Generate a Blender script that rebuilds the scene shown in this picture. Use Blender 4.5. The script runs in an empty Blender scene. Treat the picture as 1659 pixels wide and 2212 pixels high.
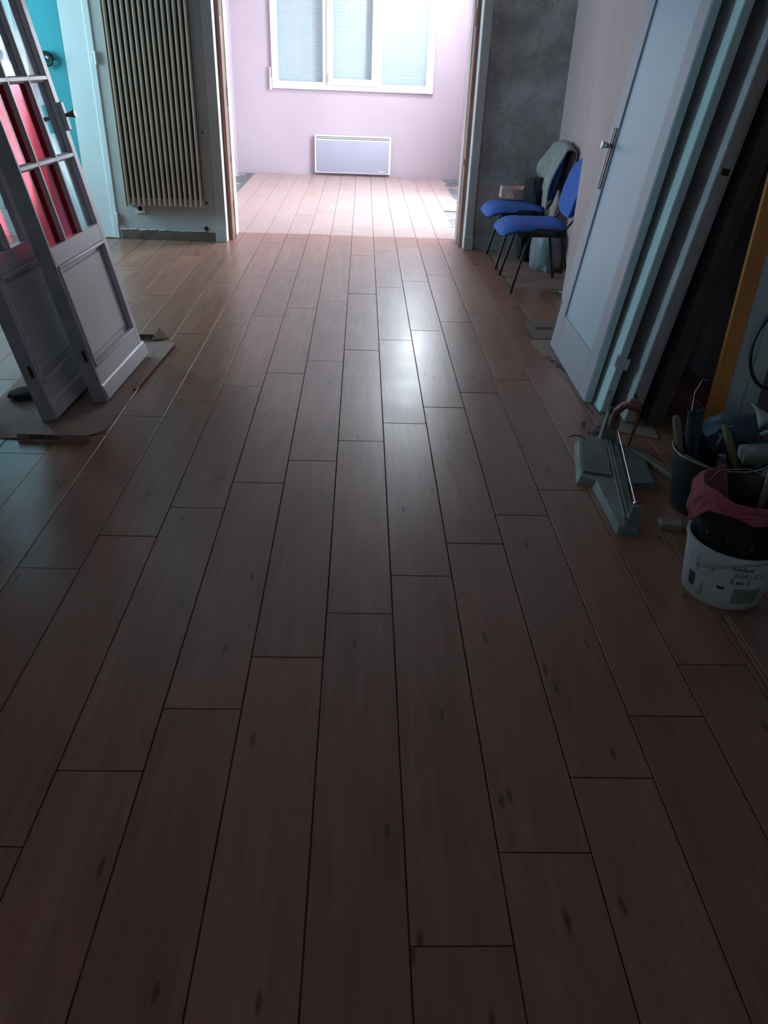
import bpy, bmesh, math, random
from mathutils import Vector, Matrix, noise
R = math.radians
random.seed(7)
SC = bpy.context.scene
COL = SC.collection

# ------------------------------------------------------------------ camera
cd = bpy.data.cameras.new('camera')
cam = bpy.data.objects.new('camera', cd)
COL.objects.link(cam)
cd.sensor_fit = 'VERTICAL'; cd.sensor_height = 36.0
cd.lens = 36.0 * 1643.7 / 2212.0
cd.clip_start = 0.05; cd.clip_end = 200
PITCH, ROLL, YAW = 0.5386, 0.0404, -0.0431
cp, sp = math.cos(PITCH), math.sin(PITCH)
fw = Vector((0, cp, -sp)); up0 = Vector((0, sp, cp)); rt0 = Vector((1, 0, 0))
rt = math.cos(ROLL) * rt0 + math.sin(ROLL) * up0
up = -math.sin(ROLL) * rt0 + math.cos(ROLL) * up0
RZ = Matrix.Rotation(YAW, 3, 'Z')
rt, up, fw = RZ @ rt, RZ @ up, RZ @ fw
M = Matrix((rt, up, -fw)).transposed().to_4x4()
M.translation = Vector((0.0829, 0.0, 1.4441))
cam.matrix_world = M
SC.camera = cam

# ------------------------------------------------------------------ world, daylight, exposure
w = bpy.data.worlds.new('sky'); SC.world = w; w.use_nodes = True
bg = w.node_tree.nodes['Background']
bg.inputs[0].default_value = (0.72, 0.86, 1.0, 1); bg.inputs[1].default_value = 2.2
SC.view_settings.view_transform = 'Standard'
try: SC.view_settings.look = 'None'
except Exception: pass
SC.view_settings.exposure = 0.0; SC.view_settings.gamma = 1.0
SC.view_settings.use_curve_mapping = False

def area(name, loc, rot, sx, sy, power, col):
    l = bpy.data.lights.new(name, 'AREA'); l.shape = 'RECTANGLE'; l.size = sx; l.size_y = sy
    l.energy = power; l.color = col
    o = bpy.data.objects.new(name, l); COL.objects.link(o)
    o.location = loc; o.rotation_euler = rot
    return o
# daylight through the hall's window in the far left wall, and a weak fill added unseen behind the camera
area('daylight_hall', (-4.32, 6.3, 1.55), (0, R(-90), 0), 1.5, 0.95, 155, (0.44, 0.84, 1.0))
area('daylight_side', (1.86, 8.95, 1.50), (0, R(60), 0), 1.9, 1.7, 325, (0.86, 0.93, 1.0))
area('fill_rear', (-0.55, -1.9, 1.5), (R(90), 0, 0), 1.0, 1.2, 0.9, (0.66, 0.85, 1.0))

# ------------------------------------------------------------------ helpers
def lin(r, g, b):
    f = lambda c: (c / 255.0) / 12.92 if c / 255.0 <= 0.04045 else ((c / 255.0 + 0.055) / 1.055) ** 2.4
    return (f(r), f(g), f(b), 1.0)

class MB:
    def __init__(s): s.bm = bmesh.new()
    def box(s, x0, x1, y0, y1, z0, z1, bev=0.0, seg=1):
        s.obox(((x0+x1)/2, (y0+y1)/2, (z0+z1)/2), (abs(x1-x0), abs(y1-y0), abs(z1-z0)), None, bev, seg); return s
    def obox(s, c, size, rot=None, bev=0.0, seg=1):
        m = Matrix.Translation(Vector(c))
        if rot is not None: m = m @ rot.to_4x4()
        m = m @ Matrix.Diagonal((size[0], size[1], size[2], 1))
        g = bmesh.ops.create_cube(s.bm, size=1.0, matrix=m)
        if bev > 0:
            es = list({e for v in g['verts'] for e in v.link_edges})
            bmesh.ops.bevel(s.bm, geom=es, offset=bev, segments=seg, affect='EDGES', profile=0.6)
        return s
    def tube(s, pts, r, n=8, caps=True):
        pts = [Vector(p) for p in pts]; rings = []
        rr = r if isinstance(r, (list, tuple)) else [r] * len(pts)
        prev = None
        for i, p in enumerate(pts):
            d = (pts[min(i+1, len(pts)-1)] - pts[max(i-1, 0)]).normalized()
            a = prev if prev is not None else (Vector((0, 0, 1)) if abs(d.z) < 0.9 else Vector((1, 0, 0)))
            a = (a - d * a.dot(d)).normalized(); b = d.cross(a); prev = a
            rings.append([s.bm.verts.new(p + rr[i] * (math.cos(2*math.pi*k/n) * a + math.sin(2*math.pi*k/n) * b)) for k in range(n)])
        for i in range(len(rings)-1):
            for k in range(n):
                s.bm.faces.new((rings[i][k], rings[i][(k+1) % n], rings[i+1][(k+1) % n], rings[i+1][k]))
        if caps:
            s.bm.faces.new(rings[0][::-1]); s.bm.faces.new(rings[-1])
        return s
    def lathe(s, prof, c=(0, 0, 0), n=40, axis='Z', close=False):
        c = Vector(c); rings = []
        for r, h in prof:
            ring = []
            for k in range(n):
                a = 2*math.pi*k/n
                v = Vector((r*math.cos(a), r*math.sin(a), h))
                if axis == 'X': v = Vector((h, v.x, v.y))
                elif axis == 'Y': v = Vector((v.x, h, v.y))
                ring.append(s.bm.verts.new(c + v))
            rings.append(ring)
        for i in range(len(rings)-1):
            for k in range(n):
                s.bm.faces.new((rings[i][k], rings[i][(k+1) % n], rings[i+1][(k+1) % n], rings[i+1][k]))
        s.bm.faces.new(rings[0][::-1]); s.bm.faces.new(rings[-1])
        return s
    def prism(s, poly, z0, z1):
        a = [s.bm.verts.new((x, y, z0)) for x, y in poly]; b = [s.bm.verts.new((x, y, z1)) for x, y in poly]
        n = len(poly)
        s.bm.faces.new(a[::-1]); s.bm.faces.new(b)
        for k in range(n): s.bm.faces.new((a[k], a[(k+1) % n], b[(k+1) % n], b[k]))
        return s
    def hull(s, bot, top):
        a = [s.bm.verts.new(p) for p in bot]; b = [s.bm.verts.new(p) for p in top]; n = len(a)
        s.bm.faces.new(a[::-1]); s.bm.faces.new(b)
        for k in range(n): s.bm.faces.new((a[k], a[(k+1) % n], b[(k+1) % n], b[k]))
        return s
    def grid(s, f, nu, nv, thick=None):
        vs = [[s.bm.verts.new(f(i/(nu-1), j/(nv-1))) for j in range(nv)] for i in range(nu)]
        for i in range(nu-1):
            for j in range(nv-1):
                s.bm.faces.new((vs[i][j], vs[i+1][j], vs[i+1][j+1], vs[i][j+1]))
        return s
    def mesh(s, name, smooth=False):
        bmesh.ops.recalc_face_normals(s.bm, faces=s.bm.faces[:])
        me = bpy.data.meshes.new(name); s.bm.to_mesh(me); s.bm.free()
        if smooth:
            me.polygons.foreach_set('use_smooth', [True] * len(me.polygons))
            try: me.set_sharp_from_angle(angle=R(40))
            except Exception: pass
        return me
    def build(s, name, mat, parent=None, smooth=False, loc=None):
        o = bpy.data.objects.new(name, s.mesh(name, smooth)); COL.objects.link(o)
        if mat: o.data.materials.append(mat)
        if parent: o.parent = parent
        if loc: o.location = loc
        return o

def tag(o, label=None, cat=None, group=None, kind=None):
    if label: o['label'] = label
    if cat: o['category'] = cat
    if group: o['group'] = group
    if kind: o['kind'] = kind
    return o
def empty(name, loc, rot=(0, 0, 0)):
    o = bpy.data.objects.new(name, None); COL.objects.link(o)
    o.location = loc; o.rotation_euler = rot; o.empty_display_size = 0.1
    return o
def struct(o): o['kind'] = 'structure'; return o
def solidify(o, t, off=-1):
    m = o.modifiers.new('thick', 'SOLIDIFY'); m.thickness = t; m.offset = off; return o
def subsurf(o, l=1):
    m = o.modifiers.new('sub', 'SUBSURF'); m.levels = l; m.render_levels = l; return o

# ------------------------------------------------------------------ materials
class NT:
    def __init__(s, name):
        s.m = bpy.data.materials.new(name); s.m.use_nodes = True
        s.t = s.m.node_tree; s.p = s.t.nodes['Principled BSDF']; s.out = s.t.nodes['Material Output']
    def n(s, typ, **kw):
        nd = s.t.nodes.new(typ)
        for k, v in kw.items(): setattr(nd, k, v)
        return nd
    def l(s, a, b): s.t.links.new(a, b)
    def math(s, op, a, b=None, c=None):
        nd = s.n('ShaderNodeMath', operation=op)
        for i, v in enumerate((a, b, c)):
            if v is None: continue
            if isinstance(v, (int, float)): nd.inputs[i].default_value = v
            else: s.l(v, nd.inputs[i])
        return nd.outputs[0]
    def mix(s, fac, a, b, blend='MIX'):
        nd = s.n('ShaderNodeMix', data_type='RGBA', blend_type=blend)
        for i, v in ((0, fac), (6, a), (7, b)):
            if isinstance(v, (int, float)): nd.inputs[i].default_value = v
            elif isinstance(v, tuple): nd.inputs[i].default_value = v
            else: s.l(v, nd.inputs[i])
        return nd.outputs[2]
    def noise(s, vec, scale, detail=4, rough=0.55, dist=0.0):
        nd = s.n('ShaderNodeTexNoise'); nd.inputs['Scale'].default_value = scale
        nd.inputs['Detail'].default_value = detail; nd.inputs['Roughness'].default_value = rough
        nd.inputs['Distortion'].default_value = dist
        if vec is not None: s.l(vec, nd.inputs['Vector'])
        return nd.outputs[0]
    def ramp(s, fac, stops):
        nd = s.n('ShaderNodeValToRGB'); cr = nd.color_ramp
        while len(cr.elements) < len(stops): cr.elements.new(0.5)
        for e, (p, c) in zip(cr.elements, stops):
            e.position = p; e.color = c if isinstance(c, tuple) else (c, c, c, 1)
        s.l(fac, nd.inputs[0]); return nd.outputs[0]
    def coord(s, scale=(1, 1, 1)):
        tc = s.n('ShaderNodeTexCoord'); mp = s.n('ShaderNodeMapping')
        mp.inputs['Scale'].default_value = scale
        s.l(tc.outputs['Object'], mp.inputs[0]); return mp.outputs[0]
    def bump(s, h, strength, dist=0.002):
        b = s.n('ShaderNodeBump'); b.inputs['Strength'].default_value = strength
        b.inputs['Distance'].default_value = dist
        s.l(h, b.inputs['Height']); s.l(b.outputs[0], s.p.inputs['Normal'])

def mat(name, col, rough=0.5, metal=0.0, var=0.12, scale=6.0, bump=0.0, spec=0.5, stretch=(1, 1, 1), col2=None, spots=None, rvar=0.08):
    t = NT(name); v = t.coord(stretch)
    n = t.noise(v, scale, 5)
    c2 = col2 if col2 else tuple(c * (1 - var * 2.2) for c in col[:3]) + (1,)
    f = t.ramp(n, [(0.3, 0.0), (0.72, 1.0)])
    c = t.mix(f, c2, col)
    if spots:
        sc, amt, scol = spots
        n2 = t.noise(v, sc, 3, 0.7)
        c = t.mix(t.ramp(n2, [(amt, 0.0), (amt + 0.05, 1.0)]), c, scol)
    t.l(c, t.p.inputs['Base Color'])
    t.l(t.math('MULTIPLY_ADD', n, rvar * 2, rough - rvar), t.p.inputs['Roughness'])
    t.p.inputs['Metallic'].default_value = metal
    t.p.inputs['Specular IOR Level'].default_value = spec
    if bump > 0:
        n3 = t.noise(v, scale * 9, 4)
        t.bump(n3, bump)
    return t.m

def glass(name, tint, refl=0.06, rough=0.02):
    t = NT(name); t.t.nodes.remove(t.p)
    tr = t.n('ShaderNodeBsdfTransparent'); tr.inputs[0].default_value = tint
    gl = t.n('ShaderNodeBsdfGlossy'); gl.inputs['Roughness'].default_value = rough
    gl.inputs['Color'].default_value = (1, 1, 1, 1)
    fr = t.n('ShaderNodeFresnel'); fr.inputs[0].default_value = 1.45
    mx = t.n('ShaderNodeMixShader')
    t.l(t.math('MULTIPLY', fr.outputs[0], refl*5), mx.inputs[0]); t.l(tr.outputs[0], mx.inputs[1]); t.l(gl.outputs[0], mx.inputs[2])
    t.l(mx.outputs[0], t.out.inputs[0])
    return t.m

def wood_tile(name):
    """wood-look porcelain plank: tint per piece, stretched grain, knots, smeared grout film"""
    t = NT(name)
    tc = t.n('ShaderNodeTexCoord'); oi = t.n('ShaderNodeObjectInfo'); geo = t.n('ShaderNodeNewGeometry')
    off = t.n('ShaderNodeVectorMath', operation='SCALE'); off.inputs[0].default_value = (13.1, 57.3, 29.7)
    t.l(oi.outputs['Random'], off.inputs['Scale'])
    add = t.n('ShaderNodeVectorMath', operation='ADD'); t.l(tc.outputs['Object'], add.inputs[0]); t.l(off.outputs[0], add.inputs[1])
    def mp(scale):
        m = t.n('ShaderNodeMapping'); m.inputs['Scale'].default_value = scale; t.l(add.outputs[0], m.inputs[0]); return m.outputs[0]
    g1 = t.noise(mp((16, 1.3, 1)), 1.0, 5, 0.6, 1.2)
    g2 = t.noise(mp((70, 3.0, 1)), 1.0, 4, 0.6, 0.6)
    band = t.noise(mp((7, 0.8, 1)), 1.0, 3, 0.5, 0.8)
    base = t.mix(t.ramp(g1, [(0.28, 0.0), (0.75, 1.0)]), (0.225, 0.092, 0.064, 1), (0.355, 0.176, 0.134, 1))
    base = t.mix(t.ramp(band, [(0.36, 0.0), (0.7, 1.0)]), t.mix(0.5, base, (0.265, 0.105, 0.066, 1)), base)
    base = t.mix(t.math('MULTIPLY', t.ramp(g2, [(0.3, 1.0), (0.55, 0.0)]), 0.45), base, (0.17, 0.095, 0.06, 1))
    # dark streaks
    st = t.noise(mp((9, 0.55, 1)), 1.0, 6, 0.7, 1.6)
    base = t.mix(t.math('MULTIPLY', t.ramp(st, [(0.60, 0.0), (0.74, 1.0)]), 0.5), base, (0.115, 0.062, 0.042, 1))
    # knots
    vo = t.n('ShaderNodeTexVoronoi', voronoi_dimensions='2D'); vo.inputs['Scale'].default_value = 1.0
    wob = t.n('ShaderNodeVectorMath', operation='ADD'); wb_ = t.n('ShaderNodeVectorMath', operation='SCALE'); wb_.inputs['Scale'].default_value = 0.05
    nz = t.n('ShaderNodeTexNoise'); nz.inputs['Scale'].default_value = 40.0; t.l(add.outputs[0], nz.inputs['Vector'])
    t.l(nz.outputs[1], wb_.inputs[0]); t.l(mp((6.2, 1.7, 1)), wob.inputs[0]); t.l(wb_.outputs[0], wob.inputs[1]); t.l(wob.outputs[0], vo.inputs['Vector'])
    eye = t.ramp(vo.outputs['Distance'], [(0.03, 0.0), (0.10, 0.8), (0.13, 0.25), (0.17, 0.55), (0.24, 0.0)])
    eye = t.math('MULTIPLY', eye, t.ramp(vo.outputs['Color'], [(0.55, 0.0), (0.62, 0.6)]))
    base = t.mix(eye, base, (0.15, 0.075, 0.05, 1))
    kn = t.ramp(vo.outputs['Distance'], [(0.018, 1.0), (0.055, 0.0)])
    base = t.mix(t.math('MULTIPLY', kn, 0.85), base, (0.05, 0.026, 0.018, 1))
    # per piece tint
    tint = t.math('MULTIPLY_ADD', oi.outputs['Random'], 0.18, 0.91)
    hs = t.n('ShaderNodeHueSaturation'); t.l(base, hs.inputs['Color']); t.l(tint, hs.inputs['Value'])
    # grout film left on the laid floor (world space smears)
    wn = t.noise(geo.outputs['Position'], 1.7, 5, 0.6, 0.8)
    wf = t.noise(geo.outputs['Position'], 3.5, 3, 0.5, 0.3)
    film = t.ramp(wn, [(0.35, 0.0), (0.70, 1.0)])
    c = t.mix(t.math('MULTIPLY', film, 0.05), hs.outputs[0], (0.42, 0.38, 0.37, 1))
    # brightness of the lit far room put into its planks' colour, from the threshold
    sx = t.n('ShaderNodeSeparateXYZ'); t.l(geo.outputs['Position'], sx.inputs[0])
    far_light = t.ramp(t.math('ADD', t.math('SUBTRACT', sx.outputs[1], 7.42), t.math('MULTIPLY', t.math('SUBTRACT', wn, 0.5), 0.06)), [(0.0, 0.0), (0.03, 1.0)])
    c = t.mix(t.math('MULTIPLY', far_light, t.math('MULTIPLY_ADD', wf, 0.22, 0.22)), c, (0.66, 0.60, 0.60, 1))
    t.l(c, t.p.inputs['Base Color'])
    r = t.math('ADD', t.math('MULTIPLY_ADD', film, 0.05, 0.27), t.math('MULTIPLY', t.ramp(wf, [(0.3, 0.0), (0.75, 1.0)]), 0.05))
    t.l(r, t.p.inputs['Roughness'])
    t.p.inputs['Specular IOR Level'].default_value = 0.5
    h = t.math('ADD', t.math('MULTIPLY', g2, 0.7), t.math('MULTIPLY', g1, 0.5))
    t.bump(h, 0.22, 0.0012)
    return t.m

def wood(name, c1, c2, axis=2, rough=0.6, scale=30):
    t = NT(name); s = [scale, scale, scale]; s[axis] = 1.6
    n = t.noise(t.coord(tuple(s)), 1.0, 5, 0.6, 1.0)
    n2 = t.noise(t.coord((3, 3, 3)), 1.0, 3)
    c = t.mix(t.ramp(n, [(0.3, 0.0), (0.7, 1.0)]), c1, c2)
    c = t.mix(t.math('MULTIPLY', t.ramp(n2, [(0.4, 0.0), (0.7, 1.0)]), 0.4), c, tuple(0.55*x for x in c1[:3]) + (1,))
    t.l(c, t.p.inputs['Base Color']); t.p.inputs['Roughness'].default_value = rough
    t.bump(n, 0.3, 0.001); return t.m

def plaster(name, c1, c2, c3):
    t = NT(name); v = t.coord((1, 1, 1))
    a = t.noise(v, 2.3, 6, 0.62, 0.6); b = t.noise(v, 7.0, 5, 0.6, 0.4); k = t.noise(v, 1.6, 5, 0.6, 2.4)
    c = t.mix(t.ramp(a, [(0.36, 0.0), (0.62, 1.0)]), c1, c2)
    c = t.mix(t.math('MULTIPLY', t.ramp(b, [(0.5, 0.0), (0.68, 1.0)]), 0.5), c, c3)
    crack = t.ramp(t.math('ABSOLUTE', t.math('SUBTRACT', k, 0.5)), [(0.0, 1.0), (0.008, 0.0)])
    c = t.mix(t.math('MULTIPLY', crack, 0.45), c, tuple(0.3*x for x in c1[:3]) + (1,))
    t.l(c, t.p.inputs['Base Color']); t.p.inputs['Roughness'].default_value = 0.85
    t.bump(t.math('ADD', a, t.math('MULTIPLY', b, 0.5)), 0.35, 0.004); return t.m

def emit(name, col, strength):
    t = NT(name); t.p.inputs['Base Color'].default_value = col
    t.p.inputs['Emission Color'].default_value = col; t.p.inputs['Emission Strength'].default_value = strength
    return t.m

M = {}
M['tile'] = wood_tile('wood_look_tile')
M['screed'] = mat('screed', (0.20, 0.195, 0.20, 1), 0.9, var=0.2, scale=5, bump=0.3, spots=(3.2, 0.56, (0.50, 0.48, 0.50, 1)))
M['joint'] = mat('joint_bed', (0.035, 0.03, 0.028, 1), 0.95)
M['terra'] = mat('terracotta', (0.33, 0.19, 0.16, 1), 0.55, var=0.25, scale=9, bump=0.15, col2=(0.21, 0.13, 0.12, 1))
M['pinkwall'] = mat('pale_pink_wall', (0.52, 0.43, 0.485, 1), 0.75, var=0.04, scale=1.6, bump=0.05)
M['whitewall'] = mat('off_white_wall', (0.62, 0.59, 0.58, 1), 0.8, var=0.08, scale=2.5, bump=0.1)
M['beigewall'] = mat('wall_around_radiator', (0.50, 0.47, 0.46, 1), 0.8, var=0.08, scale=3.0, bump=0.1)
M['plaster'] = plaster('bare_plaster', (0.27, 0.255, 0.25, 1), (0.48, 0.46, 0.465, 1), (0.20, 0.19, 0.18, 1))
M['pinkbeige'] = mat('pink_beige_wall', (0.57, 0.375, 0.375, 1), 0.75, var=0.07, scale=2.0, bump=0.08)
M['teal'] = mat('teal_wall', (0.055, 0.40, 0.46, 1), 0.7, var=0.08, scale=3, bump=0.05)
M['ceil'] = mat('ceiling_paint', (0.72, 0.70, 0.70, 1), 0.85, var=0.05, scale=2)
M['dimwall'] = mat('grey_wall', (0.36, 0.35, 0.36, 1), 0.85, var=0.1, scale=3, bump=0.1)
M['leaf'] = mat('white_gloss_leaf', (0.84, 0.85, 0.86, 1), 0.4, var=0.03, scale=3)
M['whitetrim'] = mat('white_trim_paint', (0.74, 0.71, 0.71, 1), 0.45, var=0.06, scale=5, spots=(14, 0.74, (0.45, 0.40, 0.37, 1)))
M['pvc'] = mat('white_pvc', (0.82, 0.82, 0.84, 1), 0.3, var=0.02, scale=3)
M['slat'] = mat('shutter_slat', (0.74, 0.76, 0.78, 1), 0.5, var=0.02, scale=3)
def translucent(m, col, fac):
    t = m.node_tree; tr = t.nodes.new('ShaderNodeBsdfTranslucent'); tr.inputs[0].default_value = col
    mx = t.nodes.new('ShaderNodeMixShader'); mx.inputs[0].default_value = fac
    t.links.new(t.nodes['Principled BSDF'].outputs[0], mx.inputs[1]); t.links.new(tr.outputs[0], mx.inputs[2])
    t.links.new(mx.outputs[0], t.nodes['Material Output'].inputs[0])
translucent(M['slat'], (0.84, 0.84, 0.86, 1), 0.3)
M['glass'] = glass('clear_glass', (0.93, 0.96, 0.96, 1))
M['doorglass'] = glass('old_door_glass', (0.86, 0.87, 0.88, 1), 0.035, 0.06)
M['redglass'] = glass('red_glass', (0.85, 0.13, 0.25, 1), 0.03, 0.06)
M['rawwood'] = wood('raw_jamb_wood', (0.20, 0.10, 0.075, 1), (0.38, 0.21, 0.165, 1))
M['splinter'] = wood('pale_splinter', (0.42, 0.27, 0.20, 1), (0.58, 0.40, 0.30, 1))
M['darkred'] = mat('dark_red_wood', (0.16, 0.05, 0.035, 1), 0.6)
M['radiator'] = mat('beige_radiator_enamel', (0.45, 0.32, 0.245, 1), 0.5, var=0.08, scale=5)
M['skirt'] = mat('brown_bare_skirting', (0.19, 0.125, 0.09, 1), 0.8, var=0.3, scale=7, bump=0.2)
M['heaterwhite'] = mat('heater_white', (0.80, 0.80, 0.84, 1), 0.35, var=0.02)
M['heatergrey'] = mat('heater_panel', (0.40, 0.405, 0.50, 1), 0.45, var=0.04, scale=2)
M['dark'] = mat('dark_metal', (0.03, 0.028, 0.03, 1), 0.35, metal=0.6)
M['black'] = mat('black_plastic', (0.012, 0.012, 0.013, 1), 0.5)
M['doorwhite'] = mat('door_white_paint', (0.62, 0.55, 0.58, 1), 0.38, var=0.07, scale=4, spots=(11, 0.76, (0.33, 0.29, 0.28, 1)))
M['dooredge'] = mat('worn_grey_paint', (0.42, 0.42, 0.43, 1), 0.6, var=0.2, scale=6, bump=0.1)
M['doora'] = mat('door_lilac_paint', (0.40, 0.35, 0.395, 1), 0.45, var=0.06, scale=3, spots=(16, 0.78, (0.22, 0.2, 0.2, 1)))
M['bluelitpanel'] = mat('panel_with_blue_light', (0.41, 0.465, 0.545, 1), 0.4, var=0.04, scale=2, spots=(9, 0.79, (0.3, 0.3, 0.33, 1)))  # blue light reflected on the panel is put into its colour
M['palewood'] = mat('pale_blue_grey_paint', (0.60, 0.71, 0.74, 1), 0.5, var=0.06, scale=4, spots=(13, 0.76, (0.3, 0.28, 0.26, 1)))
M['pinkgrey'] = mat('pinkish_grey_paint', (0.50, 0.46, 0.48, 1), 0.55, var=0.16, scale=5, spots=(10, 0.68, (0.28, 0.26, 0.26, 1)))
M['darkgrey'] = mat('dark_grey_board', (0.085, 0.085, 0.095, 1), 0.7, var=0.25, scale=4, bump=0.1)
M['orange'] = wood('orange_varnished_pine', (0.62, 0.22, 0.05, 1), (0.80, 0.33, 0.09, 1), rough=0.42)
M['brass'] = mat('aged_brass', (0.20, 0.15, 0.12, 1), 0.35, metal=0.7)
M['steel'] = mat('worn_steel', (0.62, 0.62, 0.64, 1), 0.25, metal=1.0, var=0.05)
M['cutter'] = mat('dusty_grey_cast_metal', (0.245, 0.24, 0.24, 1), 0.6, metal=0.1, var=0.22, scale=9, bump=0.15, spots=(14, 0.7, (0.33, 0.33, 0.33, 1)))
M['rubbershade'] = mat('dark_rubber_and_shade', (0.165, 0.155, 0.155, 1), 0.8, var=0.2, scale=10)
M['redhandle'] = mat('dark_red_handle', (0.23, 0.07, 0.055, 1), 0.45, var=0.15)
M['blue'] = mat('royal_blue_fabric', (0.045, 0.135, 0.50, 1), 0.85, var=0.14, scale=24, bump=0.25)
M['blackmetal'] = mat('black_enamel_tube', (0.015, 0.014, 0.016, 1), 0.25)
M['greycloth'] = mat('grey_fleece', (0.33, 0.315, 0.31, 1), 0.95, var=0.12, scale=16, bump=0.4)
M['blackcloth'] = mat('black_cloth', (0.012, 0.012, 0.016, 1), 0.95, bump=0.3)
M['redcloth'] = mat('dark_red_cloth', (0.34, 0.075, 0.095, 1), 0.95, var=0.14, scale=12, bump=0.4)
M['packet'] = mat('pink_white_packet', (0.62, 0.50, 0.46, 1), 0.6, col2=(0.60, 0.26, 0.20, 1), scale=9)
M['sack'] = mat('blue_grey_plastic_sack', (0.26, 0.30, 0.34, 1), 0.45, var=0.2, scale=6, bump=0.2)
M['card'] = mat('cardboard', (0.33, 0.205, 0.17, 1), 0.85, var=0.10, scale=5, bump=0.1)
M['cardgrey'] = mat('cardboard_flap', (0.25, 0.18, 0.145, 1), 0.85, var=0.1, scale=5)
M['ink'] = mat('black_print', (0.02, 0.018, 0.018, 1), 0.7)
M['inkpurple'] = mat('faded_print', (0.13, 0.085, 0.11, 1), 0.8)
M['bucket'] = mat('white_bucket_plastic', (0.60, 0.64, 0.66, 1), 0.45, var=0.1, scale=5, spots=(9, 0.7, (0.42, 0.43, 0.44, 1)))
M['green'] = mat('faded_green_print', (0.20, 0.28, 0.20, 1), 0.6)
M['bluetool'] = mat('dark_blue_grip', (0.03, 0.055, 0.085, 1), 0.5, var=0.2)
M['toolwood'] = wood('old_tool_handle', (0.13, 0.10, 0.08, 1), (0.22, 0.17, 0.13, 1))
M['brushwood'] = wood('ochre_brush_handle', (0.17, 0.12, 0.06, 1), (0.26, 0.19, 0.10, 1))
M['sponge'] = mat('grey_sponge', (0.30, 0.295, 0.28, 1), 0.95, var=0.2, scale=30, bump=0.5)
M['bluerag'] = mat('slate_blue_rag', (0.10, 0.13, 0.19, 1), 0.95, var=0.25, scale=9, bump=0.4, spots=(6, 0.62, (0.22, 0.25, 0.27, 1)))
M['paperscrap'] = mat('pale_scrap', (0.42, 0.43, 0.40, 1), 0.9, var=0.15, scale=6)
M['lace'] = mat('lace_curtain', (0.60, 0.56, 0.60, 1), 0.9, var=0.1, scale=20)
M['rubble'] = mat('rubble', (0.28, 0.26, 0.25, 1), 0.95, var=0.3, scale=20)

# ================================================================== STRUCTURE
floor = struct(MB().box(-4.2, 2.1, -1.75, 11.75, -0.12, -0.012).build('floor', M['screed']))
_tm = {}
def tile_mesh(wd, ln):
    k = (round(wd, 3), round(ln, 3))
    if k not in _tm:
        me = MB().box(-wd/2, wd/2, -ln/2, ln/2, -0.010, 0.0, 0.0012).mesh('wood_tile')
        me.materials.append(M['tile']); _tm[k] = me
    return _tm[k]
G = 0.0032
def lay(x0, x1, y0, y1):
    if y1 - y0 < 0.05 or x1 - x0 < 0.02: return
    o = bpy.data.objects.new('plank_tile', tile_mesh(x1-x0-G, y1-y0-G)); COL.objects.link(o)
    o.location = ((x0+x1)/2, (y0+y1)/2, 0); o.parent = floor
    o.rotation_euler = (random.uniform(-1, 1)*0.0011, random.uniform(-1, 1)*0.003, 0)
def column(i, ya, yb, xa=None, xb=None):
    x0 = 0.2*i if xa is None else xa; x1 = 0.2*i + 0.2 if xb is None else xb
    j = 1.8157 + 0.198*i
    n = math.floor((ya - j)/1.2)
    while j + 1.2*n < yb:
        lay(x0, x1, max(ya, j+1.2*n), min(yb, j+1.2*(n+1))); n += 1
for i in range(-21, 10):
    if i < -9: column(i, 2.42, 6.995, max(0.2*i, -4.04))
    elif i == -9: column(i, 0.3, 3.4, -1.735); column(i, 3.4, 6.995)
    elif i < -7: column(i, 0.3, 6.995)
    elif i == -7: column(i, 0.3, 6.98); column(i, 7.43, 11.56)
    elif i <= 4: column(i, 0.3, 11.56)
    elif i == 5: column(i, 0.3, 6.98); column(i, 8.98, 11.56)
    elif i == 6: column(i, 0.3, 5.72)
    elif i == 7: column(i, 0.3, 4.2); column(i, 4.2, 5.72, 1.4, 1.525)
    else: column(i, 0.3, 4.2, None, min(0.2*i+0.2, 1.945))
# old terracotta tiles, laid diagonally, still bare below the chairs
def clip(poly, x0, x1, y0, y1):
    for ax, lim, sg in ((0, x0, 1), (0, x1, -1), (1, y0, 1), (1, y1, -1)):
        out = []
        for k in range(len(poly)):
            a, b = poly[k], poly[(k+1) % len(poly)]
            da, db = sg*(a[ax]-lim), sg*(b[ax]-lim)
            if da >= 0: out.append(a)
            if da*db < 0:
                t = da/(da-db); out.append((a[0]+t*(b[0]-a[0]), a[1]+t*(b[1]-a[1])))
        poly = out
        if len(poly) < 3: return None
    return poly
s2 = 0.165
for a in range(-8, 9):
    for b in range(-8, 9):
        cx0, cy0 = 1.46 + (a+b)*s2*0.7071, 6.35 + (a-b)*s2*0.7071
        h = (s2-0.005)*0.7071
        p = clip([(cx0+h, cy0), (cx0, cy0+h), (cx0-h, cy0), (cx0, cy0-h)], 1.204, 1.715, 5.724, 6.995)
        if p and len(p) >= 3:
            ar = abs(sum(p[k][0]*p[(k+1) % len(p)][1]-p[(k+1) % len(p)][0]*p[k][1] for k in range(len(p))))/2
            if ar > 0.001:
                MB().prism(p, -0.0118, -0.004+random.uniform(-0.0008, 0.0008)).build('terracotta_tile', M['terra'], floor)

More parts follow.
